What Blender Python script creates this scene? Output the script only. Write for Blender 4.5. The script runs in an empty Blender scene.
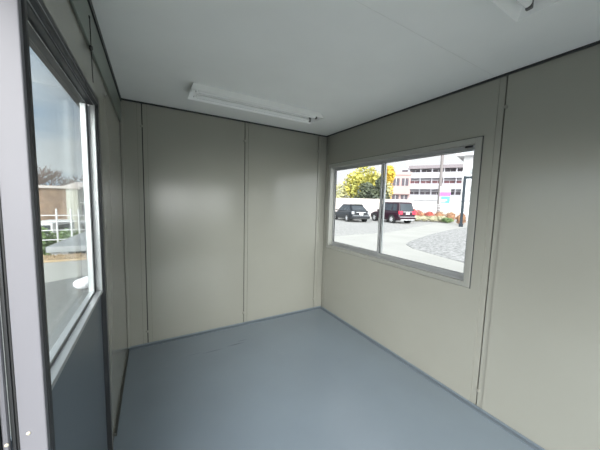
import bpy, bmesh, math, random
from mathutils import Vector, Matrix
random.seed(7)
S = bpy.context.scene
C = S.collection
PI = math.pi

# ------------------------------------------------------------------ materials
def mat(name, col, rough=.5, metal=0., spec=.5, noise=0., nscale=8., bump=0., bscale=60., col2=None, coat=0.):
    m = bpy.data.materials.new(name); m.use_nodes = True
    nt = m.node_tree; b = nt.nodes['Principled BSDF']
    b.inputs['Base Color'].default_value = (*col, 1)
    b.inputs['Roughness'].default_value = rough
    b.inputs['Metallic'].default_value = metal
    b.inputs['Specular IOR Level'].default_value = spec
    b.inputs['Coat Weight'].default_value = coat
    tc = nt.nodes.new('ShaderNodeTexCoord')
    if noise or col2:
        n = nt.nodes.new('ShaderNodeTexNoise'); n.inputs['Scale'].default_value = nscale; n.inputs['Detail'].default_value = 4
        nt.links.new(tc.outputs['Object'], n.inputs['Vector'])
        r = nt.nodes.new('ShaderNodeValToRGB')
        r.color_ramp.elements[0].position = .35; r.color_ramp.elements[1].position = .65
        c2 = col2 if col2 else tuple(c * (1 - noise) for c in col)
        r.color_ramp.elements[0].color = (*c2, 1); r.color_ramp.elements[1].color = (*col, 1)
        nt.links.new(n.outputs['Fac'], r.inputs['Fac']); nt.links.new(r.outputs['Color'], b.inputs['Base Color'])
    if bump:
        n2 = nt.nodes.new('ShaderNodeTexNoise'); n2.inputs['Scale'].default_value = bscale; n2.inputs['Detail'].default_value = 2
        nt.links.new(tc.outputs['Object'], n2.inputs['Vector'])
        bu = nt.nodes.new('ShaderNodeBump'); bu.inputs['Strength'].default_value = bump; bu.inputs['Distance'].default_value = .01
        nt.links.new(n2.outputs['Fac'], bu.inputs['Height']); nt.links.new(bu.outputs['Normal'], b.inputs['Normal'])
    return m

def glass_mat(name, tint=(.97, .985, .98)):
    m = bpy.data.materials.new(name); m.use_nodes = True
    nt = m.node_tree; nt.nodes.clear()
    o = nt.nodes.new('ShaderNodeOutputMaterial'); mx = nt.nodes.new('ShaderNodeMixShader')
    t = nt.nodes.new('ShaderNodeBsdfTransparent'); t.inputs['Color'].default_value = (*tint, 1)
    g = nt.nodes.new('ShaderNodeBsdfGlossy'); g.inputs['Roughness'].default_value = .01
    f = nt.nodes.new('ShaderNodeFresnel')
    ge = nt.nodes.new('ShaderNodeNewGeometry'); mm = nt.nodes.new('ShaderNodeMath'); mm.operation = 'MULTIPLY_ADD'   # same reflectance from either side of the thin pane
    mm.inputs[1].default_value = 1 / 1.12 - 1.12; mm.inputs[2].default_value = 1.12
    nt.links.new(ge.outputs['Backfacing'], mm.inputs[0]); nt.links.new(mm.outputs[0], f.inputs['IOR'])
    nt.links.new(f.outputs[0], mx.inputs[0]); nt.links.new(t.outputs[0], mx.inputs[1]); nt.links.new(g.outputs[0], mx.inputs[2])
    nt.links.new(mx.outputs[0], o.inputs['Surface'])
    return m

M = {}
M['wall'] = mat('wall_steel_greige', (.300, .297, .260), rough=.18, spec=.44, noise=.03, nscale=2.5, bump=.012, bscale=3)
M['wall_gap'] = mat('panel_gap', (.012, .012, .011), rough=.8)
M['wall_out'] = mat('wall_outside', (.6, .6, .56), rough=.5)
M['ceil'] = mat('ceiling_board', (.88, .89, .875), rough=.55, noise=.03, nscale=3)
M['trim'] = mat('dark_trim', (.06, .065, .06), rough=.5)
M['trim_wall'] = mat('painted_steel_trim', (.15, .175, .15), rough=.35)
M['alu'] = mat('silver_aluminium', (.48, .49, .50), rough=.33, metal=.55)
M['alu_grey'] = mat('grey_aluminium', (.33, .33, .30), rough=.38, metal=.2)
M['alu_white'] = mat('satin_silver_aluminium', (.80, .79, .83), rough=.4, metal=.15, noise=.02, nscale=5)
M['stile'] = mat('grey_anodised_stile', (.155, .155, .172), rough=.5, noise=.03, nscale=6)
M['dtrim_shade'] = mat('black_trim_and_shade', (.022, .024, .026), rough=.45)  # black trim, also standing in for shade at ceiling gaps, window outline, downward rails
M['rubber'] = mat('black_gasket', (.012, .013, .014), rough=.6)
M['door_panel'] = mat('blue_grey_door_panel', (.105, .128, .15), rough=.35)
M['screw'] = mat('brass_screw', (.75, .68, .5), rough=.3, metal=.6)
M['bolt'] = mat('painted_bolt', (.24, .235, .2), rough=.35)
M['glass'] = glass_mat('window_glass')
M['lamp'] = mat('white_enamel', (.93, .94, .93), rough=.35)
M['tube'] = mat('opal_tube', (.9, .91, .9), rough=.12)
M['sock'] = mat('grey_lamp_holder', (.12, .12, .12), rough=.5)
M['cord'] = mat('black_cord', (.02, .02, .02), rough=.5)

# floor: blue-grey vinyl with faint scuffs
def floor_mat():
    m = mat('blue_grey_vinyl', (.225, .273, .322), rough=.30, spec=1.0, noise=.07, nscale=2.2, bump=.02, bscale=25)
    nt = m.node_tree; b = nt.nodes['Principled BSDF']
    src = b.inputs['Base Color'].links[0].from_socket
    tc = nt.nodes.new('ShaderNodeTexCoord'); last = src
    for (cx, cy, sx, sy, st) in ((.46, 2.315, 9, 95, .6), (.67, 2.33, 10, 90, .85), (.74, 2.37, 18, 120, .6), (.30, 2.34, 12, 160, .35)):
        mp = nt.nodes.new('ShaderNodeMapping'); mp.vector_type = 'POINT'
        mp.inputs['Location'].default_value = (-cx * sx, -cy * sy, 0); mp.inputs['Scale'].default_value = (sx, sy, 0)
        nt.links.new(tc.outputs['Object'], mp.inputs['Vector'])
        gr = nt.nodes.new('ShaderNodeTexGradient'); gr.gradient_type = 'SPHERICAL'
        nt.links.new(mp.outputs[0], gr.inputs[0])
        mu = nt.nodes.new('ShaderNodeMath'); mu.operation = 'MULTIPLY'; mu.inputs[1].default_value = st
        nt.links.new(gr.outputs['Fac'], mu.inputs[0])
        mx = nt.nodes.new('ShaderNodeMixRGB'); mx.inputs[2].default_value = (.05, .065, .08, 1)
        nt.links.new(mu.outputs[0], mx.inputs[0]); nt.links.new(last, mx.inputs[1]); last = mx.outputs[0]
    nt.links.new(last, b.inputs['Base Color'])
    return m
M['floor'] = floor_mat()
M['floor_edge'] = mat('blue_grey_edge', (.155, .185, .215), rough=.5)

# outdoors
M['concrete'] = mat('pale_concrete', (.33, .325, .305), rough=.9, noise=.1, nscale=.8)
M['gravel'] = mat('grey_gravel', (.33, .325, .315), rough=.95, nscale=9, col2=(.20, .195, .19), bump=.5, bscale=14)
M['gravel2'] = mat('darker_gravel', (.33, .325, .32), rough=.95, nscale=11, col2=(.14, .14, .14), bump=.5, bscale=14)
M['asphalt'] = mat('grey_asphalt', (.17, .172, .168), rough=.95, noise=.25, nscale=20, bump=.4, bscale=50)
M['soil'] = mat('lower_ground', (.27, .25, .2), rough=1, noise=.3, nscale=.6)
M['straw'] = mat('dry_grass', (.34, .25, .16), rough=1, nscale=9, col2=(.34, .25, .15), bump=.6, bscale=20)
M['white'] = mat('white_paint', (.50, .50, .51), rough=.6)
M['plastic'] = mat('white_plastic', (.78, .78, .82), rough=.5)
M['black'] = mat('black_rubber', (.02, .02, .02), rough=.7)
M['ap'] = mat('apartment_wall', (.345, .335, .365), rough=.8, noise=.05, nscale=.3)
M['aproof'] = mat('apartment_roof', (.15, .13, .14), rough=.8)
M['win'] = mat('dark_window', (.06, .05, .06), rough=.5, spec=.2)
M['winred'] = mat('red_brown_window', (.13, .06, .07), rough=.5, spec=.2)
M['pink'] = mat('pink_render', (.31, .215, .205), rough=.85, noise=.06, nscale=.5)
M['pinkwall'] = mat('pinkish_white_wall', (.44, .39, .375), rough=.9, noise=.06, nscale=.5)
M['brown'] = mat('brown_cladding', (.22, .150, .105), rough=.9, nscale=2.6, col2=(.13, .085, .06), bump=.4, bscale=4)
M['beige'] = mat('beige_wall', (.33, .325, .28), rough=.85)
M['roofg'] = mat('grey_metal_roof', (.24, .25, .26), rough=.6, noise=.08, nscale=1)
M['tile'] = mat('pale_tile_roof', (.36, .32, .30), rough=.8, noise=.1, nscale=1)
M['yleaf'] = mat('yellow_leaves', (.44, .38, .07), rough=.8, nscale=1.1, col2=(.25, .26, .07))
M['gold'] = mat('golden_leaves', (.50, .34, .04), rough=.8, nscale=1.1, col2=(.45, .33, .05))
M['pleaf'] = mat('pale_olive_leaves', (.45, .42, .22), rough=.8, nscale=1.1, col2=(.3, .3, .16))
M['dleaf'] = mat('dark_evergreen', (.085, .10, .055), rough=.8, nscale=1.1, col2=(.05, .06, .05))
M['gleaf'] = mat('green_leaves', (.16, .24, .08), rough=.8, nscale=1.5, col2=(.08, .13, .05))
M['bleaf'] = mat('brown_leaves', (.36, .20, .11), rough=.9, nscale=3, col2=(.2, .11, .07))
M['rleaf'] = mat('red_leaves', (.42, .09, .07), rough=.9, nscale=3, col2=(.2, .06, .05))
M['tleaf'] = mat('tan_leaves', (.45, .42, .30), rough=.9, nscale=3, col2=(.26, .25, .16))
M['twig'] = mat('bare_twigs', (.17, .13, .115), rough=.95)
M['bark'] = mat('bark', (.14, .11, .08), rough=.95)
M['conc_pole'] = mat('concrete_pole', (.13, .115, .115), rough=.85)
M['dark_pole'] = mat('dark_blue_steel', (.014, .02, .027), rough=.6, spec=.2)
M['magenta'] = mat('magenta_panel', (.30, .07, .34), rough=.5)
M['cyan'] = mat('cyan_panel', (.05, .36, .44), rough=.5)
M['lilac'] = mat('pale_blue_print', (.25, .32, .48), rough=.5)
M['carblack'] = mat('black_car_paint', (.010, .012, .016), rough=.3, spec=.3, coat=.15)
M['carmaroon'] = mat('dark_maroon_car_paint', (.020, .007, .013), rough=.3, spec=.3, coat=.2)
M['carglass'] = mat('car_glass', (.035, .042, .05), rough=.15, spec=.5)
M['lens'] = mat('clear_lens', (.30, .31, .33), rough=.15)
M['redlens'] = mat('red_lens', (.5, .03, .06), rough=.2)
M['hub'] = mat('alloy_hub', (.6, .6, .62), rough=.35, metal=.4)
M['plate'] = mat('number_plate', (.8, .8, .78), rough=.5)

# ------------------------------------------------------------------ mesh helpers
class MB:
    def __init__(s): s.v = []; s.f = []
    def poly(s, pts, faces):
        n = len(s.v); s.v += [tuple(p) for p in pts]; s.f += [tuple(i + n for i in f) for f in faces]; return s
    def hexa(s, P):     # 8 corners: bottom ring then top ring
        return s.poly(P, [(3, 2, 1, 0), (4, 5, 6, 7), (0, 1, 5, 4), (1, 2, 6, 5), (2, 3, 7, 6), (3, 0, 4, 7)])
    def box(s, x0, x1, y0, y1, z0, z1):
        return s.hexa([(x0, y0, z0), (x1, y0, z0), (x1, y1, z0), (x0, y1, z0), (x0, y0, z1), (x1, y0, z1), (x1, y1, z1), (x0, y1, z1)])
    def prism(s, pts, z0, z1):
        n = len(pts)
        P = [(x, y, z0) for x, y in pts] + [(x, y, z1) for x, y in pts]
        return s.poly(P, [tuple(range(n))[::-1], tuple(range(n, 2 * n))] + [(i, (i + 1) % n, n + (i + 1) % n, n + i) for i in range(n)])
    def tube(s, a, b, r0, r1=None, n=8, caps=True):
        a = Vector(a); b = Vector(b); r1 = r0 if r1 is None else r1
        d = (b - a).normalized(); q = d.to_track_quat('Z', 'Y')
        P = []
        for c, r in ((a, r0), (b, r1)):
            for k in range(n):
                P.append(c + q @ Vector((r * math.cos(2 * PI * k / n), r * math.sin(2 * PI * k / n), 0)))
        F = [(i, (i + 1) % n, n + (i + 1) % n, n + i) for i in range(n)]
        if caps: F += [tuple(range(n))[::-1], tuple(range(n, 2 * n))]
        return s.poly(P, F)
    def lathe(s, c, ax, prof, n=20):   # prof [(r, h)] around axis ax from c
        q = Vector(ax).normalized().to_track_quat('Z', 'Y'); c = Vector(c); P = []
        for r, h in prof:
            for k in range(n):
                P.append(c + q @ Vector((r * math.cos(2 * PI * k / n), r * math.sin(2 * PI * k / n), h)))
        F = []
        for j in range(len(prof) - 1):
            for i in range(n):
                F.append((j * n + i, j * n + (i + 1) % n, (j + 1) * n + (i + 1) % n, (j + 1) * n + i))
        F += [tuple(range(n))[::-1], tuple(range((len(prof) - 1) * n, len(prof) * n))]
        return s.poly(P, F)
    def pane(s, Q, u0, u1, v0, v1, th, out=None):   # slab lying on quad Q=(a,b,c,d) a-b bottom, d-c top
        a, b, c, d = [Vector(p) for p in Q]
        def pt(u, v): return (a * (1 - u) + b * u) * (1 - v) + (d * (1 - u) + c * u) * v
        n = (b - a).cross(d - a).normalized()
        if out is not None and n.dot(Vector(out)) < 0: n = -n
        L = [pt(u0, v0), pt(u1, v0), pt(u1, v1), pt(u0, v1)]
        return s.hexa([p - n * .004 for p in L] + [p + n * th for p in L])
    def leaves(s, c, rad, n, size, flat=1.):
        for _ in range(n):
            while True:
                p = Vector((random.uniform(-1, 1), random.uniform(-1, 1), random.uniform(-1, 1)))
                if .35 < p.length <= 1: break
            p = Vector((p.x * rad[0], p.y * rad[1], p.z * rad[2])) + Vector(c)
            q = Matrix.Rotation(random.uniform(0, 6.28), 3, 'Z') @ Matrix.Rotation(random.uniform(0, 3.1), 3, 'X')
            z = size * random.uniform(.6, 1.3)
            s.poly([p + q @ Vector(t) for t in ((-z, -z * .6, 0), (z * .2, -z * .7, z * .15), (z, z * .2, 0), (-z * .2, z * .7, z * .1))], [(0, 1, 2, 3)])
        return s
    def blob(s, c, rad, seg=10, ring=7, jit=.12):
        P = []; F = []
        for j in range(ring + 1):
            th = PI * j / ring
            for i in range(seg):
                ph = 2 * PI * i / seg; k = 1 + random.uniform(-jit, jit)
                P.append((c[0] + rad[0] * k * math.sin(th) * math.cos(ph), c[1] + rad[1] * k * math.sin(th) * math.sin(ph), c[2] + rad[2] * k * math.cos(th)))
        for j in range(ring):
            for i in range(seg):
                F.append((j * seg + i, (j + 1) * seg + i, (j + 1) * seg + (i + 1) % seg, j * seg + (i + 1) % seg))
        return s.poly(P, F)
    def build(s, name, m, parent=None, bevel=0., smooth=False, loc=(0, 0, 0), rz=0., seg=2, fix=True):
        me = bpy.data.meshes.new(name); me.from_pydata(s.v, [], s.f); me.update()
        if fix:
            bm = bmesh.new(); bm.from_mesh(me); bmesh.ops.recalc_face_normals(bm, faces=bm.faces[:]); bm.to_mesh(me); bm.free()
        me.materials.append(m)
        o = bpy.data.objects.new(name, me); C.objects.link(o)
        if parent: o.parent = parent
        o.location = loc; o.rotation_euler = (0, 0, rz)
        if smooth:
            for p in me.polygons: p.use_smooth = True
        if bevel:
            b = o.modifiers.new('bevel', 'BEVEL'); b.width = bevel; b.segments = seg; b.limit_method = 'ANGLE'
            b.harden_normals = False
        return o

def empty(name, loc=(0, 0, 0), rz=0.):
    o = bpy.data.objects.new(name, None); C.objects.link(o); o.location = loc; o.rotation_euler = (0, 0, rz)
    o.empty_display_size = .1
    return o
def tag(o, label, cat, group=None, kind=None):
    if label: o['label'] = label
    if cat: o['category'] = cat
    if group: o['group'] = group
    if kind: o['kind'] = kind
    return o
def struct(o, label=None):
    o['kind'] = 'structure'
    if label: o['label'] = label
    return o

# ------------------------------------------------------------------ the hut: dimensions
XL, XR, YB, YF, H = -.218, 1.907, 2.697, -1.05, 2.2
GZ = -.25
T = .07

# floor and ceiling
struct(MB().box(XL - T, XR + T, YF - T, YB + T, -.12, 0).build('floor', M['floor']), 'blue-grey vinyl floor of the site hut')
ce = struct(MB().box(XL - T, XR + T, YF - T, YB + T, H, H + .1).build('ceiling', M['ceil']), 'pale grey flat ceiling')
# ceiling board joints: thin raised cover strips
cb = MB()
for y in (.87,):
    cb.box(XL + .02, XR - .02, y - .0012, y + .0012, H - .0012, H + .01)
cb.build('joint_strip', mat('ceiling_joint', (.79, .80, .78), .6), ce)

# wall panels -----------------------------------------------------------
def panel_wall(name, axis, pos, sign, a0, a1, joints, holes, label):
    """axis 'x': wall in plane x=pos (runs along y); 'y': plane y=pos (runs along x). sign: direction of the room."""
    mb = MB(); gap = MB()
    def bx(m, u0, u1, z0, z1, d0, d1):   # d measured outwards from the inner face
        p, q = sorted((pos - sign * d0, pos - sign * d1))
        if axis == 'x': m.box(p, q, u0, u1, z0, z1)
        else: m.box(u0, u1, p, q, z0, z1)
    def cells(u0, u1, z0=0., z1=H):
        out = [(u0, u1, z0, z1)]
        for (h0, h1, k0, k1) in holes:
            nx = []
            for (c0, c1, e0, e1) in out:
                if h1 <= c0 or h0 >= c1 or k1 <= e0 or k0 >= e1: nx.append((c0, c1, e0, e1)); continue
                if h0 > c0: nx.append((c0, h0, e0, e1))
                if h1 < c1: nx.append((h1, c1, e0, e1))
                m0, m1 = max(c0, h0), min(c1, h1)
                if k0 > e0: nx.append((m0, m1, e0, k0))
                if k1 < e1: nx.append((m0, m1, k1, e1))
            out = nx
        return out
    edges = [a0] + list(joints) + [a1]
    for i in range(len(edges) - 1):
        e0 = edges[i] + (.0038 if i else 0); e1 = edges[i + 1] - (.0038 if i < len(edges) - 2 else 0)
        lip0 = .034 if i else 0; lip1 = .034 if i < len(edges) - 2 else 0
        for c in cells(e0 + lip0, e1 - lip1): bx(mb, c[0], c[1], c[2], c[3], 0, T)
        for (l0, l1) in ((e0, e0 + lip0), (e1 - lip1, e1)):       # folded panel edge, a step lower
            if l1 - l0 > .001:
                for c in cells(l0 + (.0008 if l0 > e0 else 0), l1 - (.0008 if l1 < e1 else 0)): bx(mb, c[0], c[1], c[2], c[3], .0045, T)
    o = struct(mb.build(name, M['wall']), label)
    for c in cells(a0, a1): bx(gap, c[0], c[1], c[2], c[3], .02, T - .004)
    gap.build('joint_gap', M['wall_gap'], o)
    for c in joints:
        for z in (.13, 2.0):
            if any(h0 < c < h1 and k0 < z < k1 for h0, h1, k0, k1 in holes): continue
            b = MB(); d = Vector((sign, 0, 0)) if axis == 'x' else Vector((0, sign, 0))
            for off in (-.006,):
                p = Vector((pos, c + off, z)) if axis == 'x' else Vector((c + off, pos, z))
                b.lathe(p - d * .0045, d, [(.011, 0), (.011, .007), (.008, .010), (.004, .0108)], 12)
            b.build('panel_bolt', M['bolt'], o)
    return o

WY0, WY1, WZ0, WZ1 = .945, 2.585, .845, 1.815      # opening of the right-hand window
panel_wall('wall_right', 'x', XR, -1, YF, YB, (-.105, .812, 2.66), [(WY0, WY1, WZ0, WZ1)], 'grey-beige steel panel wall with the sliding window')
panel_wall('wall_back', 'y', YB, -1, XL - T, XR + T, (-.060, .862, 1.79), [], 'grey-beige steel panel wall at the far end')
DY0, DY1, DZ1 = -.30, 1.700, 1.836                  # opening of the sliding doors
panel_wall('wall_left', 'x', XL, 1, YF, YB, (), [(DY0, DY1, 0, DZ1)], 'grey-beige steel wall with the sliding door')
FX0, FX1, FZ1 = .05, 1.76, 1.68
panel_wall('wall_front', 'y', YF, 1, XL - T, XR + T, (), [(FX0, FX1, .04, FZ1)], 'steel wall behind the viewer with an added glazed opening')

# edge trims; the black ceiling strips stand in for the shadow gap
tr = MB()
tr.box(XL + .001, XR - .001, YB - .012, YB - .0005, H - .013, H - .0005)
struct(tr.build('shadow_gap_1', M['dtrim_shade']), 'dark strip standing in for the shadow gap between far wall and ceiling')
struct(MB().box(XR - .012, XR - .0005, YF + .001, YB - .013, H - .012, H - .0005).build('shadow_gap_2', M['dtrim_shade']), 'dark strip standing in for the shadow gap between window wall and ceiling')
struct(MB().box(XL + .0005, XL + .016, YF + .001, YB - .013, H - .030, H - .0005).build('shadow_gap_3', M['dtrim_shade']), 'dark strip standing in for the shadow band between door wall and ceiling')
struct(MB().box(XL + .0005, XL + .010, YF + .001, YB - .013, 2.005, H - .031).build('trim_4', M['trim_wall'], bevel=.003), 'painted steel beam above the sliding door')
struct(MB().box(XL + .0005, XR - .0005, YB - .035, YB - .0005, .0, .006).box(XL + .0005, XR - .0005, YB - .004, YB - .0005, .0, .02).build('baseboard_back', M['floor_edge'], bevel=.0015))
struct(MB().box(XR - .035, XR - .0005, YF + .001, YB - .036, .0, .006).box(XR - .004, XR - .0005, YF + .001, YB - .036, .0, .02).build('baseboard_right', M['floor_edge'], bevel=.0015))
struct(MB().box(XL + .0005, XL + .012, DY1 + .002, YB - .036, .0, .02).build('baseboard_left', M['trim'], bevel=.0015))
struct(MB().box(XL + .001, XL + .022, YB - .022, YB - .001, .021, H - .024).build('trim_5', M['wall'], bevel=.004), 'corner post of the hut')

# ------------------------------------------------------------------ window in the right wall
def sliding_window(name, x_in, y0, y1, z0, z1, label):
    w = struct(empty(name, (x_in, (y0 + y1) / 2, z0)), label)
    ox, oy, oz = x_in, (y0 + y1) / 2, z0
    def L(m, nm, mm, par, bv=.002): return m.build(nm, mm, par, bevel=bv, loc=(0, 0, 0))
    def bx(m, a, b, c, d, e, f): return m.box(a - ox, b - ox, c - oy, d - oy, e - oz, f - oz)
    fr = MB()   # architrave lip on the wall + deep frame
    for (c, d, e, f) in ((y0 - .028, y0 + .012, z0 - .028, z1 + .028), (y1 - .012, y1 + .028, z0 - .028, z1 + .028), (y0 + .012, y1 - .012, z0 - .028, z0 + .008), (y0 + .012, y1 - .012, z1 - .012, z1 + .028)):
        bx(fr, x_in - .012, x_in - .0005, c, d, e, f)
    for (c, d, e, f) in ((y0, y0 + .012, z0, z1), (y1 - .012, y1, z0, z1), (y0 + .012, y1 - .012, z0, z0 + .008), (y0 + .012, y1 - .012, z1 - .012, z1)):
        bx(fr, x_in - .0004, x_in + T + .015, c, d, e, f)
    L(fr, 'window_frame', M['alu_grey'], w)
    sl = MB()      # dark strips painted in as the shadow line round the frame
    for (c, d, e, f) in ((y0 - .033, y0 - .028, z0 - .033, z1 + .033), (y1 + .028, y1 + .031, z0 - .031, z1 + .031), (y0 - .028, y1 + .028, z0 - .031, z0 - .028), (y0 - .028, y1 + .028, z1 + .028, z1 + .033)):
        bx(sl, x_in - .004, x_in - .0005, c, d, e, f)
    sl.build('shadow_line', M['dtrim_shade'], w)
    rails = MB()
    for dx in (.016, .040, .064):
        bx(rails, x_in + dx - .0015, x_in + dx + .0015, y0 + .012, y1 - .012, z0 + .008, z0 + .022)
        bx(rails, x_in + dx - .0015, x_in + dx + .0015, y0 + .012, y1 - .012, z1 - .030, z1 - .012)
    rails.build('sliding_track', M['alu'], w)
    ym = 1.785
    for (a, b, dx) in ((y0 + .014, ym + .018, .022), (ym - .018, y1 - .014, .047)):
        s = MB(); st = .019
        bx(s, x_in + dx, x_in + dx + .016, a, a + st - .002, z0 + .024, z1 - .032)
        bx(s, x_in + dx, x_in + dx + .016, b - st - .004, b, z0 + .024, z1 - .032)
        bx(s, x_in + dx, x_in + dx + .016, a + st - .002, b - st - .004, z0 + .024, z0 + .052)
        bx(s, x_in + dx, x_in + dx + .016, a + st - .002, b - st - .004, z1 - .046, z1 - .032)
        so = L(s, 'sash', M['alu'], w)
        g = MB(); bx(g, x_in + dx + .006, x_in + dx + .010, a + st - .004, b - st, z0 + .050, z1 - .044)
        g.build('glass_pane', M['glass'], so)
        k = MB()
        for (c, d, e, f) in ((a + st - .002, a + st, z0 + .052, z1 - .046), (b - st - .007, b - st - .004, z0 + .052, z1 - .052), (a + st + .007, b - st - .007, z0 + .052, z0 + .054), (a + st + .007, b - st - .007, z1 - .048, z1 - .046)):
            bx(k, x_in + dx + .002, x_in + dx + .014, c, d, e, f)
        k.build('glazing_gasket', M['rubber'], so)
    lt = MB(); bx(lt, x_in + .004, x_in + .02, y0 + .035, y0 + .085, z1 - .028, z1 - .016)
    L(lt, 'stopper', M['rubber'], w)
    return w
sliding_window('window_1', XR, WY0, WY1, WZ0, WZ1, 'silver aluminium two-pane sliding window in the right wall')

# glazed opening added in the unseen wall behind the viewer, lets daylight in
w2 = struct(empty('added_window_2', ((FX0 + FX1) / 2, YF, .04)), 'unseen tall glazed window added behind the viewer to let daylight in')
fr = MB(); cx = (FX0 + FX1) / 2
hw = (FX1 - FX0) / 2
for (a, b, e, f) in ((-hw, -hw + .03, 0, FZ1 - .04), (hw - .03, hw, 0, FZ1 - .04), (-hw + .03, hw - .03, 0, .03), (-hw + .03, hw - .03, FZ1 - .07, FZ1 - .04), (-.02, .02, .03, FZ1 - .07)):
    fr.box(a, b, -.06, 0, e, f)
fr.build('window_frame', M['alu'], w2, bevel=.002)
for a, b in ((-hw + .03, -.02), (.02, hw - .03)):
    MB().box(a, b, -.033, -.029, .03, FZ1 - .07).build('glass_pane', M['glass'], w2)

# ------------------------------------------------------------------ sliding doors in the left wall
d1 = struct(empty('door_1', (XL, 0, 0)), 'silver framed sliding door, glazed above and blue-grey panel below')
def D(m, nm, mm, par=None, bv=.0015): return m.build(nm, mm, par or d1, bevel=bv, loc=(-XL, 0, 0) if (par is None) else (0, 0, 0))
# leaf (inner track): grey-blue panel below, framed glass above
leaf = D(MB().box(-.262, -.232, .7345, 1.572, .030, .905), 'door_leaf', M['door_panel'])
lp = MB()      # outer lip of the glazing frame
lp.box(-.246, -.222, 1.553, 1.568, .905, 1.806); lp.box(-.246, -.222, .735, 1.553, .905, .920)
D(lp, 'glazing_frame', M['alu'], leaf)
D(MB().box(-.246, -.226, .735, 1.553, 1.799, 1.806), 'frame_top', M['dtrim_shade'], leaf)  # top lip coloured black to paint in its shaded underside
rc = MB()
rc.box(-.262, -.2465, 1.530, 1.552, .921, 1.795); rc.box(-.262, -.2465, .735, 1.530, .9055, .9135)
D(rc, 'glazing_gasket', M['rubber'], leaf, 0)
bd = MB()
bd.box(-.267, -.2475, 1.512, 1.5295, .930, 1.792); bd.box(-.267, -.2475, .735, 1.5295, .914, .930)
D(MB().box(-.271, -.2475, .735, 1.5295, 1.793, 1.7985), 'sash_top_rail', M['dtrim_shade'], leaf)  # black colour puts the shade on this downward-facing rail
D(MB().box(-.2474, -.2460, .735, 1.5295, 1.7925, 1.7945), 'sash_top_line', M['alu'], leaf, 0)
D(bd, 'sash_rail', M['alu'], leaf)
D(MB().box(-.262, -.259, .735, 1.512, .930, 1.792), 'glass_pane', M['glass'], leaf, 0)
# second leaf stacked behind, open
lf = MB(); X0, X1 = -.296, -.2685
lf.box(X0, X1, 1.665, 1.685, .035, 1.80); lf.box(X0, X1, .682, .710, .035, 1.80)
lf.box(X0, X1, .710, 1.665, .035, .085)
leaf2 = D(lf, 'rear_door_leaf', M['dtrim_shade'], None, .004)
D(MB().box(-.2680, -.2580, .690, .704, .035, 1.80), 'rear_stile', M['stile'], leaf2, .005)
D(MB().box(-.292, -.288, .710, 1.665, .83, 1.80), 'glass_pane', M['glass'], leaf2, 0)
D(MB().box(-.292, -.286, .710, 1.665, .085, .83), 'lower_panel', M['door_panel'], leaf2, 0)
# meeting post (near, bright) and its dark seals
D(MB().box(-.2465, -.2045, .700, .715, .02, 1.81), 'meeting_stile', M['stile'], None, .002)
D(MB().box(-.2455, -.2010, .7155, .733, .02, 1.81), 'stile_seal', M['dtrim_shade'], None, .004)
D(MB().box(-.2508, -.2470, .702, .716, .02, 1.81), 'rubber_seal', M['rubber'], None, .001)
D(MB().box(-.2575, -.2512, .700, .716, .02, 1.81), 'side_channel', M['dtrim_shade'], None, .001)
for x, z in ((-.2325, .889), (-.2610, .885)):
    y = .6995 if x > -.25 else .6895
    D(MB().lathe((x, y + .001, z), (0, -1, 0), [(.0034, 0), (.0034, .0012), (.0018, .0022)], 12), 'door_screw', M['screw'], None, 0)
# frame: far jamb, head with tracks, threshold
D(MB().box(-.300, -.2525, 1.686, DY1 - .001, 0, DZ1 - .001), 'door_jamb', M['dtrim_shade'])
D(MB().box(-.2520, -.2125, 1.574, 1.616, .0, DZ1 + .004), 'jamb_cover', M['dtrim_shade'], None, .002)
D(MB().box(-.2520, -.2175, 1.6162, DY1 + .0, .0, DZ1 + .004), 'jamb_plate', M['wall'], None, .001)
D(MB().box(-.2124, -.2118, 1.590, 1.593, .0, DZ1), 'jamb_bead', M['alu_grey'], None, 0)
D(MB().box(-.300, -.2265, DY0, 1.573, 1.812, DZ1 - .001).box(-.300, -.2530, 1.573, 1.6855, 1.812, DZ1 - .001), 'door_head', M['dtrim_shade'], None, .001)
D(MB().box(-.2262, -.2125, DY0 - .02, 1.573, 1.806, DZ1 + .004), 'head_cover', M['dtrim_shade'], None, .003)
D(MB().box(-.2124, -.2115, DY0 - .02, 1.573, 1.8155, 1.8175).box(-.2262, -.2240, DY0, 1.553, 1.8035, 1.8055), 'head_line', M['alu'], None, 0)
D(MB().box(-.300, -.2100, DY0, 1.573, .0, .018), 'threshold', M['alu'], None, .002)
D(MB().box(-.300, -.2100, DY0, DY0 + .014, .018, 1.805), 'near_jamb', M['alu'], None, .002)

# thin black cord hanging from the beam above the door
cd = tag(empty('hanging_cord', (-.2055, 1.42, 2.11)), 'thin black cord hanging from the beam above the sliding door', 'cord')
pts = [(0, 0, 0), (0, .004, -.06), (.001, -.001, -.13), (0, .006, -.20), (.001, .010, -.25)]
m_ = MB()
for a, b in zip(pts, pts[1:]): m_.tube(a, b, .0016, n=6)
m_.build('cord', M['cord'], cd)
MB().lathe((0, .001, -.105), (0, 0, -1), [(.002, 0), (.006, .004), (.007, .015), (.003, .022)], 10).build('clip', M['cord'], cd)
MB().lathe((-.002, 0, .004), (1, 0, 0), [(.006, -.003), (.006, .002), (.003, .004)], 10).build('fixing_screw', M['cord'], cd)

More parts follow.
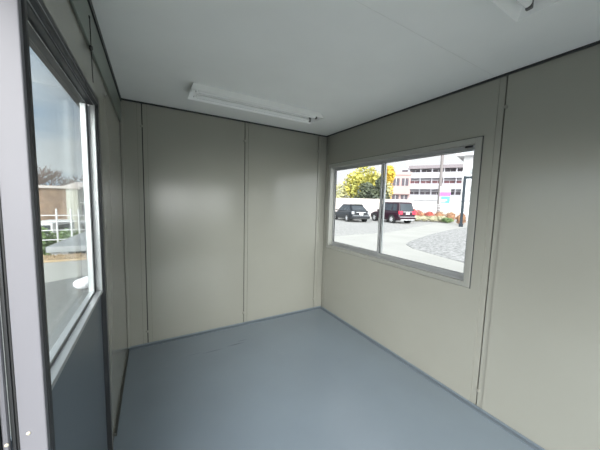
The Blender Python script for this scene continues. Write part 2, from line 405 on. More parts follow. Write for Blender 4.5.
# ------------------------------------------------------------------ ceiling fluorescent fixtures
def fixture(loc, L, W, label):
    t = tag(empty('fluorescent_light', loc), label, 'ceiling light', 'fluorescent ceiling lights of the hut')
    h = .050
    hw, hl = W / 2, L / 2
    tw, tl = W * .40, L / 2 - .018
    # flared hood: thin shell, open underneath
    P = [(-tl, -tw, 0), (tl, -tw, 0), (tl, tw, 0), (-tl, tw, 0), (-hl, -hw, -h), (hl, -hw, -h), (hl, hw, -h), (-hl, hw, -h)]
    P2 = [(x * .994 if abs(x) == hl else x, y * .97, z - .003 if z == 0 else z) for x, y, z in P]
    F = [(0, 1, 2, 3), (0, 4, 5, 1), (1, 5, 6, 2), (2, 6, 7, 3), (3, 7, 4, 0)]
    mb = MB(); mb.poly(P + P2, F + [tuple(i + 8 for i in f[::-1]) for f in F] + [(4, 12, 13, 5), (5, 13, 14, 6), (6, 14, 15, 7), (7, 15, 12, 4)])
    mb.build('reflector_hood', M['lamp'], t)
    MB().box(-tl + .01, tl - .01, -.028, .028, -.022, -.0035).build('ballast_cover', M['lamp'], t, bevel=.005)
    for sy in (-1, 1):
        y = sy * .055
        tb = MB().lathe((-hl + .057, y, -.036), (1, 0, 0), [(.010, 0), (.0145, .006), (.0145, L - .120), (.010, L - .114)], 16)
        tb.build('fluorescent_tube', M['tube'], t, smooth=False)
        for sx in (-1, 1):
            x = sx * (hl - .048)
            s = MB().box(x - .008, x + .008, y - .011, y + .011, -.052, -.004)
            so = s.build('lamp_holder', M['sock'] if sx > 0 else M['lamp'], t, bevel=.003)
            MB().lathe((x, y, -.042), (sx, 0, 0), [(.006, .0085), (.006, .0095), (.002, .0105)], 8).build('contact_cap', M['sock'], so)
    return t
fixture((.82, 2.13, H), 1.13, .225, 'unlit white twin-tube ceiling light close to the far wall')
fixture((.73, .44, H), 1.20, .225, 'unlit white twin-tube ceiling light nearest the viewer, cut by the top edge')

# ------------------------------------------------------------------ outside ground
g = MB()
g.prism([(-.9, -16), (34, -16), (70, 14), (74, 60), (14, 72), (.2, 8.95), (-1.6, 8.98), (-12, 9.6), (-26, 6), (-26, -16)], GZ - 3.2, GZ)
struct(g.build('ground_plateau', M['concrete']), 'pale concrete ground around the hut')
struct(MB().prism([(-120, -10), (120, -90), (200, 200), (-150, 200)], -3.6, -2.2).build('ground_lower', M['soil']), 'lower terrain beyond the yard edge')
struct(MB().prism([(7.6, 9.85), (11.7, 10.05), (15.0, 11.3), (24.2, 14.9), (33, 17.5), (40, 26), (22, 40), (12, 30)], GZ - .1, GZ + .012).build('gravel_lot', M['gravel']), 'grey gravel parking area beyond the concrete path')
pts = [(8.95, 6.82), (9.5, 7.15), (10.7, 7.65), (13.2, 8.6), (17.8, 10.0), (24, 11.2), (30, 9), (26, 2), (14, 1.0), (8.6, 2.6), (7.75, 3.9), (8.05, 5.0), (8.4, 6.1)]
struct(MB().prism(pts, GZ - .1, GZ + .014).build('gravel_bed', M['gravel2']), 'rounded patch of darker gravel beside the path')
struct(MB().prism([(-.75, -6), (-.75, 6.85), (-1.7, 6.35), (-2.5, 5.95), (-6, 4.3), (-9, -6)], GZ - .1, GZ + .01).build('asphalt_strip', M['asphalt']), 'grey asphalt outside the sliding door')
# strip of dry grass at the yard edge
sg = MB()
for i in range(1200):
    x = random.uniform(-5.5, -.9); y = 8.35 - .04 * (x + 2) + random.uniform(0, .55) ; a = random.uniform(0, 6.28); hgt = random.uniform(.03, .09)
    z = GZ + .05
    sg.poly([(x, y, z - .05), (x + .05 * math.cos(a), y + .05 * math.sin(a), z - .05), (x + .08 * math.cos(a + .5), y + .06 * math.sin(a), z + hgt)], [(0, 1, 2)])
so = tag(sg.prism([(-6, 8.3), (-.8, 8.27), (-.8, 8.9), (-6, 9.0)], GZ + .004, GZ + .05).build('dry_grass', M['straw'], fix=False), 'strip of straw-coloured dry grass along the yard edge', 'grass', kind='stuff')

# white sack on a dark rubber block
sk = MB()
sk.blob((0, 0, .1), (.23, .12, .09), 14, 9, .05)
sk.blob((-.17, 0, .06), (.13, .14, .09), 12, 8, .05)
o = sk.build('white_sack', M['plastic'], smooth=True, loc=(-.91, 5.70, GZ + .045), rz=.25)
tag(o, 'lumpy white plastic sack lying on the grey asphalt outside the door', 'sack')
o = MB().box(-.12, .12, -.05, .05, 0, .06).build('rubber_block', M['black'], bevel=.01, loc=(-.78, 5.56, GZ + .011), rz=.25)
tag(o, 'dark rubber block under the white sack outside the door', 'block')

# ------------------------------------------------------------------ cars
def car(name, loc, bearing, L, W, Hh, paint, label, kind):
    t = tag(empty(name, loc, -bearing), label, 'car')
    hl, w = L / 2, W / 2
    tall = kind == 'wagon'
    belt = .88 if not tall else .98
    if tall: st = [(-hl, .42, belt - .08, w * .86), (-hl + .06, .30, belt, w * .95), (-hl + .5, .24, belt + .03, w), (-.3, .22, belt, w), (hl - 1.25, .22, belt - .02, w), (hl - .6, .24, belt - .10, w * .98), (hl - .12, .28, belt - .25, w * .9), (hl, .40, belt - .42, w * .78)]
    else: st = [(-hl, .40, belt + .02, w * .84), (-hl + .07, .28, belt + .10, w * .93), (-hl + .5, .22, belt + .06, w), (-.3, .20, belt, w), (hl - 1.3, .20, belt - .04, w), (hl - .6, .22, belt - .14, w * .97), (hl - .12, .26, belt - .28, w * .88), (hl, .38, belt - .42, w * .72)]
    P = []; F = []; n = 10
    for y, zb, zt, ww in st:
        half = [(ww * .82, zb), (ww * .97, zb + .10), (ww, (zb + zt) * .52), (ww * .965, zt - .10), (ww * .88, zt)]
        ring = half + [(-x, z) for x, z in half[::-1]]
        P += [(x, y, z) for x, z in ring]
    for j in range(len(st) - 1):
        for i in range(n): F.append((j * n + i, j * n + (i + 1) % n, (j + 1) * n + (i + 1) % n, (j + 1) * n + i))
    F += [tuple(range(n)), tuple(range((len(st) - 1) * n, len(st) * n))[::-1]]
    MB().poly(P, F).build('car_body', paint, t, bevel=.03, smooth=False)
    zb0 = belt - .03
    if tall: B = [(-w * .90, -hl + .07), (w * .90, -hl + .07), (w * .90, hl - 1.05), (-w * .90, hl - 1.05)]; Tt = [(-w * .74, -hl + .30), (w * .74, -hl + .30), (w * .76, hl - 1.85), (-w * .76, hl - 1.85)]
    else: B = [(-w * .88, -hl + .12), (w * .88, -hl + .12), (w * .88, hl - 1.0), (-w * .88, hl - 1.0)]; Tt = [(-w * .66, -hl + .95), (w * .66, -hl + .95), (w * .70, hl - 2.0), (-w * .70, hl - 2.0)]
    Bp = [(x, y, zb0) for x, y in B]; Tp = [(x, y, Hh) for x, y in Tt]
    cabin = MB().hexa(Bp + Tp).build('cabin', paint, t, bevel=.05, seg=3)
    def side(i, j): return (Bp[i], Bp[j], Tp[j], Tp[i])
    MB().pane(side(0, 1), .08, .92, .14 if tall else .22, .86, .008, (0, -1, .3)).build('rear_window', M['carglass'], cabin)
    MB().pane(side(2, 3), .06, .94, .10, .92, .008, (0, 1, .3)).build('windscreen', M['carglass'], cabin)
    for (i, j, sg_) in ((1, 2, 1), (3, 0, -1)):
        for (u0, u1) in (((.10, .30), (.34, .58), (.61, .88)) if sg_ > 0 else ((.12, .39), (.42, .66), (.70, .90))):
            MB().pane(side(i, j), u0, u1, .14, .84, .008, (sg_, 0, .2)).build('side_window', M['carglass'], cabin)
    if tall:
        for sx in (-1, 1): MB().tube((sx * w * .66, -hl + .45, Hh + .035), (sx * w * .68, hl - 2.0, Hh + .035), .018, n=8).build('roof_rail', M['hub'], t)
    else:
        MB().hexa([(-w * .66, -hl + .78, Hh - .10), (w * .66, -hl + .78, Hh - .10), (w * .66, -hl + 1.0, Hh - .01), (-w * .66, -hl + 1.0, Hh - .01), (-w * .66, -hl + .76, Hh - .07), (w * .66, -hl + .76, Hh - .07), (w * .66, -hl + 1.0, Hh + .02), (-w * .66, -hl + 1.0, Hh + .02)]).build('rear_spoiler', paint, t)
    rw = .33 if tall else .31
    for yy in (-hl + .86, hl - .88):
        for sx in (-1, 1):
            MB().lathe((sx * (w - .19), yy, rw + .02), (sx, 0, 0), [(rw + .05, 0), (rw + .06, .196)], 28).build('wheel_arch', M['rubber'], t)
            wh = MB().lathe((sx * (w - .19), yy, rw), (sx, 0, 0), [(rw * .9, 0), (rw, .03), (rw, .19), (rw * .94, .21), (rw * .70, .212)], 28).build('wheel', M['black'], t)
            hb = MB(); c = Vector((sx * (w + .0185), yy, rw))
            hb.lathe(c, (sx, 0, 0), [(rw * .2, 0), (rw * .2, .012), (rw * .1, .02)], 14)
            hb.lathe(c - Vector((sx * .004, 0, 0)), (sx, 0, 0), [(rw * .72, 0), (rw * .72, .006), (rw * .62, .006), (rw * .62, 0)], 28)
            for k in range(7):
                a = 2 * PI * k / 7; d = Vector((0, math.cos(a), math.sin(a))); e = Vector((0, -math.sin(a), math.cos(a)))
                hb.hexa([c + d * rw * .12 + e * rw * .09, c + d * rw * .68 + e * rw * .09, c + d * rw * .68 - e * rw * .09, c + d * rw * .12 - e * rw * .09] +
                        [c + d * rw * .12 + e * rw * .09 + Vector((sx * .01, 0, 0)), c + d * rw * .68 + e * rw * .09 + Vector((sx * .01, 0, 0)), c + d * rw * .68 - e * rw * .09 + Vector((sx * .01, 0, 0)), c + d * rw * .12 - e * rw * .09 + Vector((sx * .01, 0, 0))])
            hb.build('wheel_hub', M['hub'], wh)
    zt = .98 if tall else .84
    for sx in (-1, 1):
        a, b = sorted((sx * w * .56, sx * w * .93))
        if not tall: a, b = sorted((sx * w * .70, sx * w * .93))
        o_ = MB().box(a, b, -hl - .025, -hl + .14, zt - (.20 if tall else .16), zt + .08).build('tail_light', M['redlens'] if tall else M['lens'], t, bevel=.02)
        a, b = sorted((sx * w * .45, sx * w * .86))
        MB().box(a, b, hl - .20, hl - .02, .56, .70).build('headlight', M['lens'], t, bevel=.03)
        MB().blob((sx * (w + .08), hl - 1.42, belt + .07), (.10, .06, .075), 10, 6, 0).build('door_mirror', paint, t, smooth=True)
    MB().box(-w * .92, w * .92, -hl - .07, -hl + .22, .30, .56).build('rear_bumper', paint, t, bevel=.05, seg=3)
    MB().box(-w * .80, w * .80, -hl - .078, -hl + .1, .30, .37).build('bumper_strip', M['hub'] if tall else M['black'], t, bevel=.01)
    MB().box(-w * .86, w * .86, -hl - .076, -hl + .1, .555, .585).build('bumper_edge', M['hub'] if tall else M['lens'], t, bevel=.008)
    MB().box(-.165, .165, -hl - .034, -hl - .005, zt - .20, zt - .035).build('number_plate', M['plate'], t, bevel=.003)
    MB().box(-w * .5, w * .5, -hl - .03, -hl + .05, zt - .005, zt + .03).build('tailgate_trim', M['hub'], t, bevel=.004)
    return t
def place(rear_left_wheel, bearing, L, W, back):   # centre from the contact point of the rear left wheel
    f = Vector((math.sin(bearing), math.cos(bearing))); r = Vector((f.y, -f.x))
    c = Vector(rear_left_wheel) + r * (W / 2 - .1) + f * (L / 2 - back)
    return (c.x, c.y, GZ + .012)
b1 = math.radians(15)
car('hatchback_car', place((14.55, 17.05), b1, 4.35, 1.76, .86), b1, 4.35, 1.76, 1.50, M['carblack'], 'black hatchback with clear tail lights parked left of the wagon, seen through the window', 'hatch')
b2 = math.radians(10)
car('wagon_car', place((17.7, 14.95), b2, 4.1, 1.80, .80), b2, 4.1, 1.80, 1.78, M['carmaroon'], 'dark maroon tall wagon with red tail lights and roof rails, seen through the window', 'wagon')

# ------------------------------------------------------------------ planting
def tree(name, loc, crown, n, size, leaf, label, trunk=.18, cat='tree', group='trees behind the parking area', base=None):
    t = tag(empty(name, loc), label, cat, group)
    zt = crown[0][0][2]
    tb = MB(); tb.tube((0, 0, -.05), (0, 0, zt), trunk, trunk * .5, 8)
    for (c, r) in crown:
        tb.tube((0, 0, zt * .45), c, trunk * .4, trunk * .12, 6)
    tb.build('trunk', M['bark'], t)
    fo = MB()
    for (c, r) in crown: fo.leaves(c, r, n, size)
    fo.build('foliage', leaf, t, fix=False)
    return t
G2 = GZ
tree('pale_tree', (23.3, 29.6, G2), [((.3, -.2, 2.9), (1.6, 1.6, 1.5)), ((-.7, .8, 1.9), (2.0, 1.8, 1.5))], 420, .22, M['pleaf'], 'pale olive thin tree at the left end of the tree row seen through the window')
tree('yellow_tree', (24.6, 28.4, G2), [((.4, -.3, 4.2), (1.7, 1.7, 1.8)), ((.8, -.7, 3.4), (2.0, 2.0, 2.2))], 700, .2, M['yleaf'], 'yellow tree between the pale olive tree and the tallest yellow tree')
tree('yellow_tree', (26.4, 27.6, G2), [((0, 0, 5.1), (1.9, 1.9, 1.9)), ((.3, -.5, 3.8), (2.2, 2.2, 2.0))], 700, .2, M['yleaf'], 'tallest yellow tree, behind the dark evergreens in the tree row')
tree('yellow_tree', (29.0, 27.2, G2), [((-.3, .2, 4.9), (1.3, 1.3, 1.3)), ((0, -.2, 3.4), (1.6, 1.6, 1.9))], 600, .2, M['pleaf'], 'greyish yellow tree behind the right-hand dark evergreen')
tree('golden_tree', (31.3, 27.6, G2), [((0, 0, 6.0), (.8, .8, 1.4)), ((-.3, .3, 3.8), (1.1, 1.1, 2.4))], 800, .2, M['gold'], 'golden orange tree just left of the pink building')
tree('evergreen_tree', (24.9, 25.6, G2), [((0, 0, 3.2), (1.2, 1.2, 1.2)), ((0, 0, 2.3), (1.7, 1.7, 1.4))], 700, .17, M['dleaf'], 'left dark evergreen in front of the yellow trees')
tree('evergreen_tree', (26.7, 24.9, G2), [((0, 0, 4.0), (.8, .8, 1.2)), ((0, 0, 2.4), (1.2, 1.2, 1.7))], 800, .17, M['dleaf'], 'right dark evergreen, taller and narrow, before the yellow trees')

def shrub(name, loc, rad, leaf, label, n=420, size=.06, group='shrubs along the parking area'):
    t = tag(empty(name, loc), label, 'shrub', group)
    MB().tube((0, 0, -.03), (0, 0, rad[2] * .8), .03, .02, 6).tube((0, 0, .05), (rad[0] * .5, 0, rad[2]), .015, n=5).build('stem', M['bark'], t)
    fo = MB(); fo.leaves((0, 0, rad[2] + .02), (rad[0], rad[1], rad[2]), n, size)
    fo.blob((0, 0, rad[2] + .02), (rad[0] * .75, rad[1] * .75, rad[2] * .75), 9, 6, .1)
    fo.build('foliage', leaf, t, fix=False)
    return t
GG = GZ + .012
shrub('red_shrub', (22.9, 16.9, GG), (.95, .8, .62), M['rleaf'], 'red-leaved shrub just right of the maroon wagon', 700)
for i, (x, y, lf_, lb) in enumerate(((24.3, 17.1, M['bleaf'], 'red-brown clipped shrub behind the tan hedge, left one'), (24.9, 16.4, M['rleaf'], 'red-brown clipped shrub behind the tan hedge, middle one'), (25.5, 15.7, M['bleaf'], 'red-brown clipped shrub behind the tan hedge, right one'))):
    shrub('clipped_shrub', (x, y, GG), (.62, .6, .50), lf_, lb, 450)
for i, (x, y, lb) in enumerate(((22.3, 16.0, 'tan low bush at the left end of the low hedge beside the wagon'), (23.0, 15.6, 'tan low bush second from the left in the low hedge'), (23.6, 15.1, 'tan low bush in the middle of the low hedge'), (24.1, 14.6, 'tan low bush right of the middle of the low hedge'))):
    shrub('low_bush', (x, y, GG), (.55, .5, .30), M['tleaf'], lb, 420)
shrub('green_bush', (23.9, 13.9, GG), (.55, .5, .24), M['gleaf'], 'low green bush at the right end of the tan hedge')
shrub('round_shrub', (24.9, 14.2, GG), (.50, .5, .52), M['bleaf'], 'round brown shrub left of the dark pole')
shrub('round_shrub', (22.6, 12.0, GG), (.42, .42, .50), M['bleaf'], 'round brown shrub right of the dark pole, at the window edge')

# ------------------------------------------------------------------ buildings to the right
def frame(p, q):   # facade from p (left seen from here) to q (right): origin p, local x to q, local -y faces the viewer
    d = Vector((q[0] - p[0], q[1] - p[1])); return math.atan2(d.y, d.x), d.length
rz, ln = frame((58.7, 46.7), (65.8, 36.0))
ap = tag(empty('apartment_building', (58.7, 46.7, GZ), rz), 'white four-storey apartment building with grey roof band and long balconies', 'building')
Wd = 23.
MB().box(1.2, Wd, 1.2, 11, 0, 10.9).build('wall', M['ap'], ap)
MB().box(-1.1, 1.25, .2, 9, 0, 11.3).build('stair_tower', M['ap'], ap)
MB().box(1.0, Wd + .3, -.4, 11.3, 10.9, 11.75).build('roof', M['aproof'], ap, bevel=.05)
MB().box(-.6, .8, .12, .3, 10.2, 10.8).build('stair_window', M['win'], ap)
MB().tube((.7, 2, 11.2), (.7, 2, 13.6), .06).tube((0, 2, 13.3), (1.3, 2, 13.3), .05).tube((.1, 2, 12.9), (1.2, 2, 12.9), .05).build('antenna', M['hub'], ap)
for k in range(4):
    z = .1 + k * 2.85
    MB().box(1.25, Wd, -.05, .12, z + (.0 if k else .3), z + 1.35).build('balcony_parapet', M['ap'], ap)
    MB().box(1.25, Wd, -.02, 1.2, z - .12 if k else 0, z + .02).build('balcony_floor', M['ap'], ap)
    for j in range(9):
        x = 1.25 + j * 2.7
        MB().box(x - .1, x + .1, -.1, 1.2, z + 1.35, z + 2.73).build('balcony_divider', M['ap'], ap)
    for j in range(8):
        x = 1.45 + j * 2.7
        wn = MB().box(x, x + 2.3, 1.12, 1.2, z + .3, z + 2.1).build('balcony_window', M['winred'] if k == 2 else M['win'], ap)
        MB().box(x + 1.12, x + 1.19, 1.08, 1.119, z + .3, z + 2.1).build('mullion', M['white'], wn)

rz, ln = frame((45.3, 39.3), (48.2, 36.3))
pk = tag(empty('pink_building', (45.3, 39.3, GZ), rz), 'salmon pink building with dark recessed windows left of the white apartments', 'building')
MB().box(0, 3.9, 0, 8, 0, 7.9).build('wall', M['pink'], pk)
MB().box(-.2, 4.1, -.2, 8.2, 7.9, 8.5).build('roof_parapet', M['pink'], pk)
for z in (2.0, 5.6):
    for x in (.35, 2.15):
        w_ = MB().box(x, x + 1.35, -.05, .05, z, z + 1.6).build('window', M['win'], pk)
        MB().box(x + .62, x + .70, -.09, -.051, z, z + 1.6).build('mullion', M['white'], w_)
MB().box(0, 3.9, -.7, -.051, 3.75, 4.6).build('balcony', M['pink'], pk)

rz, ln = frame((48.2, 26.3), (49.9, 21.6))
hs = tag(empty('white_house', (48.2, 26.3, GZ), rz), 'white building with deep overhanging flat eave behind the dark pole', 'building')
MB().box(.2, 9, .5, 9, 0, 10.3).build('wall', M['white'], hs)
MB().prism([(-.6, -1.8), (10, -1.8), (10, 10), (-.6, 10)], 10.3, 10.65).build('eave', M['white'], hs)
MB().hexa([(-.2, -1.4, 10.65), (9.6, -1.4, 10.65), (9.6, 9.6, 10.65), (-.2, 9.6, 10.65), (2, 1.5, 12.4), (8, 1.5, 12.4), (8, 7, 12.4), (2, 7, 12.4)]).build('roof', M['roofg'], hs)
for (x, z) in ((1.2, 7.3), (3.5, 7.3), (1.2, 4.2), (3.5, 4.2), (1.2, 1.4)):
    MB().box(x, x + 1.3, .44, .5, z, z + .9).build('window', M['roofg'], hs)

# white boundary wall with a small opening, and the pinkish house wall behind the cars
rz, ln = frame((19.6, 27.9), (27.0, 21.3))
bw = tag(empty('boundary_wall', (19.6, 27.9, GZ), rz), 'long pinkish white wall behind the two parked cars', 'wall')
MB().box(0, 10.8, 0, .2, 0, 2.1).build('wall_panel', M['pinkwall'], bw)
MB().box(-.05, 10.85, -.06, .26, 2.1, 2.22).build('coping', M['tile'], bw)
nt_ = MB().box(3.9, 4.9, -.03, .02, 1.0, 1.6).build('notice_board', M['beige'], bw)
# low house roof behind that wall
rz, ln = frame((19.0, 29.8), (29.0, 21.0))
# mesh fence in front of the apartments
fe = tag(empty('mesh_fence', (27.9, 20.9, GZ), math.atan2(-13.5, 8.5)), 'white mesh fence behind the clipped shrubs, below the apartments', 'fence')
for k in range(9):
    MB().box(k * 2 - .03, k * 2 + .03, -.03, .03, -.05, 1.75).build('fence_post', M['white'], fe)
fm = MB()
for z in (.1, .45, .8, 1.15, 1.5, 1.7): fm.box(0, 16, -.012, .012, z - .015, z + .015)
for k in range(160): fm.box(k * .1 - .004, k * .1 + .004, -.006, .006, .1, 1.7)
fm.build('mesh_panel', M['white'], fe)
gh = tag(empty('garage_building', (33.5, 25.3, GZ), math.atan2(-11, 8)), 'low white building with pale shutters behind the mesh fence', 'building')
MB().box(0, 19, 0, 6, 0, 2.35).build('wall', M['white'], gh)
MB().box(-.3, 19.3, -.4, 6.3, 2.35, 2.6).build('roof', M['ap'], gh)
for k in range(6): MB().box(.7 + k * 3.1, 3.1 + k * 3.1, -.05, .02, .05, 1.8).build('shutter', M['beige'] if k % 2 else M['ap'], gh)

# utility pole
up = tag(empty('utility_pole', (34.1, 21.2, GZ)), 'tall thin concrete utility pole in front of the apartments', 'pole')
MB().tube((0, 0, -.1), (0, 0, 12.5), .22, .16, 12).build('pole', M['conc_pole'], up)
MB().box(-.9, .9, -.05, .05, 11.6, 11.75).build('cross_arm', M['conc_pole'], up)
for x in (-.8, -.3, .3, .8): MB().lathe((x, 0, 11.75), (0, 0, 1), [(.05, 0), (.07, .05), (.05, .1), (.07, .14), (.03, .2)], 10).build('insulator', M['white'], up)
MB().box(-.2, .2, -.26, -.14, 2.0, 2.5).build('meter_box', M['white'], up)

# roadside sign (lettering illegible in the photo: colour fields only)
sn = tag(empty('road_sign', (25.72, 15.45, GZ), math.atan2(-.86, .52)), 'white, magenta and cyan sign board on a pale post beside the utility pole', 'sign')
MB().box(-.16, .16, -.06, .06, -.05, 2.0).build('sign_post', M['beige'], sn, bevel=.01)
MB().box(.50, .58, -.04, .04, -.05, 2.0).build('sign_post', M['white'], sn)
bo = MB().box(-.42, .50, -.07, .07, 1.75, 3.55).build('sign_board', M['white'], sn, bevel=.01)
MB().box(-.41, .49, -.082, -.071, 2.56, 2.98).build('magenta_panel', M['magenta'], bo)
MB().box(-.30, .48, -.0825, -.071, 1.86, 2.54).build('cyan_panel', M['cyan'], bo)
MB().box(-.28, .25, -.088, -.083, 2.10, 2.22).box(-.28, .10, -.088, -.083, 1.96, 2.04).build('white_stripe', M['white'], bo)
MB().box(-.25, .35, -.078, -.071, 3.08, 3.16).box(-.25, .25, -.078, -.071, 3.26, 3.33).build('pale_blue_stripe', M['lilac'], bo)

# dark pole with arm
dp = tag(empty('gate_post', (20.95, 11.1, GZ), math.atan2(-1.9, 1.0)), 'dark steel post with horizontal arm at the right edge of the window', 'post')
MB().box(-.10, .10, -.10, .10, -.05, 3.92).build('post', M['dark_pole'], dp, bevel=.01)
MB().box(.10, 3.2, -.07, .07, 3.72, 3.90).build('arm', M['dark_pole'], dp, bevel=.01)
MB().box(-.14, .14, -.14, .14, -.02, .25).build('post_foot', M['dark_pole'], dp, bevel=.01)

# ------------------------------------------------------------------ outside to the left
LZ = -2.2
sh = tag(empty('shed', (-2.39, 9.3, LZ), math.radians(-3)), 'low shed with flat grey metal roof just below the yard edge', 'shed')
MB().box(-.08, 4.4, -.12, 3.6, 2.03, 2.19).build('roof', M['roofg'], sh, bevel=.01)
MB().box(0, .36, 0, .12, 0, 2.025).box(0, .12, .12, 3.4, 0, 2.025).box(.12, 4.2, 3.3, 3.4, 0, 2.025).build('wall', M['white'], sh)
MB().box(.36, 4.2, .9, .98, 0, 2.025).build('bay_shade_panel', M['black'], sh)  # black sheet standing in for the darkness inside the open bay
for k in range(5): MB().box(.46 + k * .42, .50 + k * .42, .02, .07, 0, 2.025).build('support_post', M['trim'], sh)

fn = tag(empty('railing', (-6.2, 17.9, LZ), math.radians(4)), 'white pipe railing beyond the shed roof, seen through the door glass', 'railing')
for x in (.2, 1.85, 2.42, 2.74, 3.08, 4.6): MB().tube((x, 0, -.05), (x, 0, 2.85 if x < 3 else 2.7), .04, n=8).build('railing_post', M['white'], fn)
for z in (1.22, 1.72, 2.18, 2.50): MB().tube((-3, 0, z), (5.2, 0, z), .028, n=8).build('rail', M['white'], fn)

shrub('green_shrub', (-5.5, 18.9, LZ), (.9, .8, .95), M['gleaf'], 'green shrub behind the left end of the white railing', 900, .1, 'shrubs around the white railing')
shrub('green_shrub', (-4.2, 19.3, LZ), (.95, .7, .82), M['gleaf'], 'green shrub behind the white railing, right one', 900, .1, 'shrubs around the white railing')
shrub('green_shrub', (-3.25, 10.7, LZ), (.45, .5, 1.0), M['pleaf'], 'olive shrub left of the grey shed roof', 900, .08, 'shrubs around the white railing')
vb = tag(empty('parked_van', (-5.75, 22.9, LZ), math.radians(80)), 'small white van parked before the brown building, behind the railing', 'car')
MB().box(-1.6, 1.2, -.72, .72, .35, 1.85).box(1.1, 1.65, -.72, .72, .35, 1.05).build('van_body', M['white'], vb, bevel=.08, seg=3)
MB().box(-1.61, -1.59, -.6, .6, 1.15, 1.7).build('rear_window', M['carglass'], vb)
MB().box(-1.2, .9, -.735, -.72, 1.15, 1.65).build('side_window', M['carglass'], vb)
for x in (-1.05, 1.05):
    for y in (-.66, .66):
        s_ = -1 if y < 0 else 1
        MB().lathe((x, y, .3), (0, s_, 0), [(.3, -.1), (.3, .08), (.2, .085)], 20).build('wheel', M['black'], vb)

# brown building with beige corner
bb = tag(empty('brown_building', (-9.4, 25.6, LZ), math.radians(6)), 'brown clad building with pale corner pier, seen through the door glass', 'building')
MB().box(0, 3.75, .2, 8, 0, 4.05).build('wall', M['brown'], bb)
MB().box(3.75, 4.45, 0, 8, 0, 4.05).build('corner_pier', M['beige'], bb)
MB().box(-.2, 4.6, -.15, 8.2, 4.05, 4.25).build('roof_edge', M['tile'], bb)
MB().box(4.45, 8, .8, 8, 0, 3.0).build('rear_wing', M['beige'], bb)
for z in (.35, 1.95):
    for x in (4.6, 5.6, 6.6): 
        w_ = MB().box(x, x + .8, .72, .8, z, z + .85).build('window', M['win'], bb)
        MB().box(x + .37, x + .42, .69, .719, z, z + .85).build('mullion', M['white'], w_)
MB().box(4.45, 8, -.1, .8, 1.35, 1.5).build('awning', M['roofg'], bb)
pr = tag(empty('tiled_house', (-9.6, 38.0, LZ), math.radians(4)), 'house with pale gable roof rising behind the brown building', 'building')
MB().box(0, 8, 0, 7, 0, 3.9).build('wall', M['pinkwall'], pr)
MB().poly([(-.5, -.4, 3.85), (8.5, -.4, 3.85), (8.5, 7.4, 3.85), (-.5, 7.4, 3.85), (1.8, 3.4, 5.2), (6.4, 3.4, 5.2)], [(0, 1, 5, 4), (1, 2, 5), (2, 3, 4, 5), (3, 0, 4), (0, 3, 2, 1)]).build('roof', M['tile'], pr)
for x in (.8, 2.8, 4.8): MB().box(x, x + 1.2, -.05, .02, 2.0, 3.0).build('window', M['win'], pr)

def bare_tree(loc, h, spread, label, seed):
    random.seed(seed)
    t = tag(empty('bare_tree', loc), label, 'tree', 'bare trees on the left horizon')
    tk = MB(); tk.tube((0, 0, -.1), (0, 0, h * .45), .18, .11, 7).build('trunk', M['bark'], t)
    br = MB()
    def grow(p, d, L, r, lev):
        q = p + d * L; br.tube(p, q, max(r, .018), max(r * .6, .014), 4, False)
        if lev == 0: return
        for _ in range(4 if lev > 1 else 5):
            nd = (d + Vector((random.uniform(-1, 1), random.uniform(-1, 1), random.uniform(-.35, .7))) * .85).normalized()
            grow(p + d * L * random.uniform(.5, 1), nd, L * random.uniform(.55, .8), r * .55, lev - 1)
    for _ in range(6):
        d = Vector((random.uniform(-1, 1) * spread, random.uniform(-1, 1) * spread, 1)).normalized()
        grow(Vector((0, 0, h * random.uniform(.25, .45))), d, h * .27, .10, 3)
    br.build('branches', M['twig'], t)
for i, (x, y, h, lb) in enumerate(((-14.4, 47.5, 8.3, 'bare brown tree furthest left above the brown building'), (-12.9, 48, 7.8, 'bare brown tree above the middle of the brown building roof'), (-11.2, 48.5, 7.0, 'bare tree left of the pale gable roof'), (-9.5, 56, 7.8, 'bare tree rising behind the pale gable roof'), (-16.2, 47, 8.6, 'bare brown tree beside the door post, left of the other bare trees'))):
    bare_tree((x, y, LZ), h, .9, lb, 20 + i)

# ------------------------------------------------------------------ sky
w = bpy.data.worlds.new('World'); S.world = w; w.use_nodes = True
nt = w.node_tree; nt.nodes.clear()
out = nt.nodes.new('ShaderNodeOutputWorld'); bg = nt.nodes.new('ShaderNodeBackground')
tc = nt.nodes.new('ShaderNodeTexCoord')
def math_(op, a, b=None, clamp=False):
    n = nt.nodes.new('ShaderNodeMath'); n.operation = op; n.use_clamp = clamp
    for i, v in enumerate((a, b)):
        if v is None: continue
        if isinstance(v, (int, float)): n.inputs[i].default_value = v
        else: nt.links.new(v, n.inputs[i])
    return n.outputs[0]
def dot(v):
    n = nt.nodes.new('ShaderNodeVectorMath'); n.operation = 'DOT_PRODUCT'; n.inputs[1].default_value = Vector(v).normalized()
    nt.links.new(tc.outputs['Generated'], n.inputs[0]); return n.outputs['Value']
mp = nt.nodes.new('ShaderNodeMapping'); mp.inputs['Scale'].default_value = (1.2, 1.2, 5.5)
nt.links.new(tc.outputs['Generated'], mp.inputs['Vector'])
no = nt.nodes.new('ShaderNodeTexNoise'); no.inputs['Scale'].default_value = 1.7; no.inputs['Detail'].default_value = 5; no.inputs['Roughness'].default_value = .5
nt.links.new(mp.outputs[0], no.inputs['Vector'])
ramp = nt.nodes.new('ShaderNodeValToRGB'); nt.links.new(no.outputs['Fac'], ramp.inputs['Fac'])
ramp.color_ramp.elements[0].position = .36; ramp.color_ramp.elements[0].color = (.50, .66, .86, 1)
ramp.color_ramp.elements[1].position = .62; ramp.color_ramp.elements[1].color = (.95, 1.0, 1.05, 1)
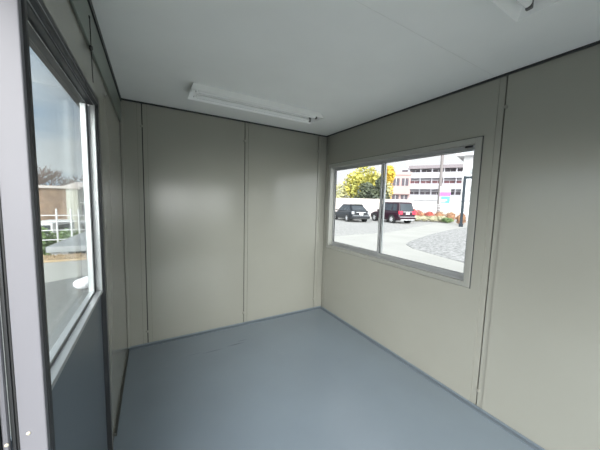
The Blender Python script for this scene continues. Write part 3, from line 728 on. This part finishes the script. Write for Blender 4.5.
# cloud cover grows towards the window side (+X)
cov = math_('MULTIPLY', math_('ADD', dot((1, .25, 0)), -.05), 2.2, True)
mx = nt.nodes.new('ShaderNodeMixRGB'); nt.links.new(cov, mx.inputs[0]); nt.links.new(ramp.outputs[0], mx.inputs[1]); mx.inputs[2].default_value = (1.05, 1.05, 1.08, 1)
# bright sky lobe added behind the viewer, out of view, to light the room
GLOW = 14.3
lobe = math_('POWER', math_('MAXIMUM', dot((-.55, -.82, .16)), 0.0), 2.2)
st = math_('ADD', math_('MULTIPLY', lobe, GLOW), 1.0)
mw = nt.nodes.new('ShaderNodeMixRGB'); nt.links.new(math_('MULTIPLY', lobe, 2.0, True), mw.inputs[0])
nt.links.new(mx.outputs[0], mw.inputs[1]); mw.inputs[2].default_value = (1.0, 1.0, .985, 1)
nt.links.new(mw.outputs[0], bg.inputs['Color']); nt.links.new(st, bg.inputs['Strength']); nt.links.new(bg.outputs[0], out.inputs['Surface'])

# ------------------------------------------------------------------ camera
cam = bpy.data.cameras.new('Camera'); co = bpy.data.objects.new('Camera', cam); C.objects.link(co)
cam.sensor_fit = 'HORIZONTAL'; cam.sensor_width = 36; cam.lens = 36 * 257.04 / 600; cam.clip_start = .02; cam.clip_end = 600
yaw, pit, rol = .52326, -.091564, .027592
f = Vector((math.sin(yaw) * math.cos(pit), math.cos(yaw) * math.cos(pit), math.sin(pit)))
r = f.cross(Vector((0, 0, 1))).normalized(); u = r.cross(f)
r2 = r * math.cos(rol) + u * math.sin(rol); u2 = -r * math.sin(rol) + u * math.cos(rol)
mtx = Matrix((r2, u2, -f)).transposed().to_4x4(); mtx.translation = (0, 0, 1.38374)
co.matrix_world = mtx
S.camera = co
S.view_settings.view_transform = 'Standard'; S.view_settings.look = 'None'
S.view_settings.exposure = 0.0; S.view_settings.gamma = 1.0; S.view_settings.use_curve_mapping = False
S.cycles.max_bounces = 14; S.cycles.diffuse_bounces = 8; S.cycles.glossy_bounces = 6; S.cycles.transparent_max_bounces = 16
S.cycles.use_denoising = True
S.cycles.sample_clamp_indirect = 8
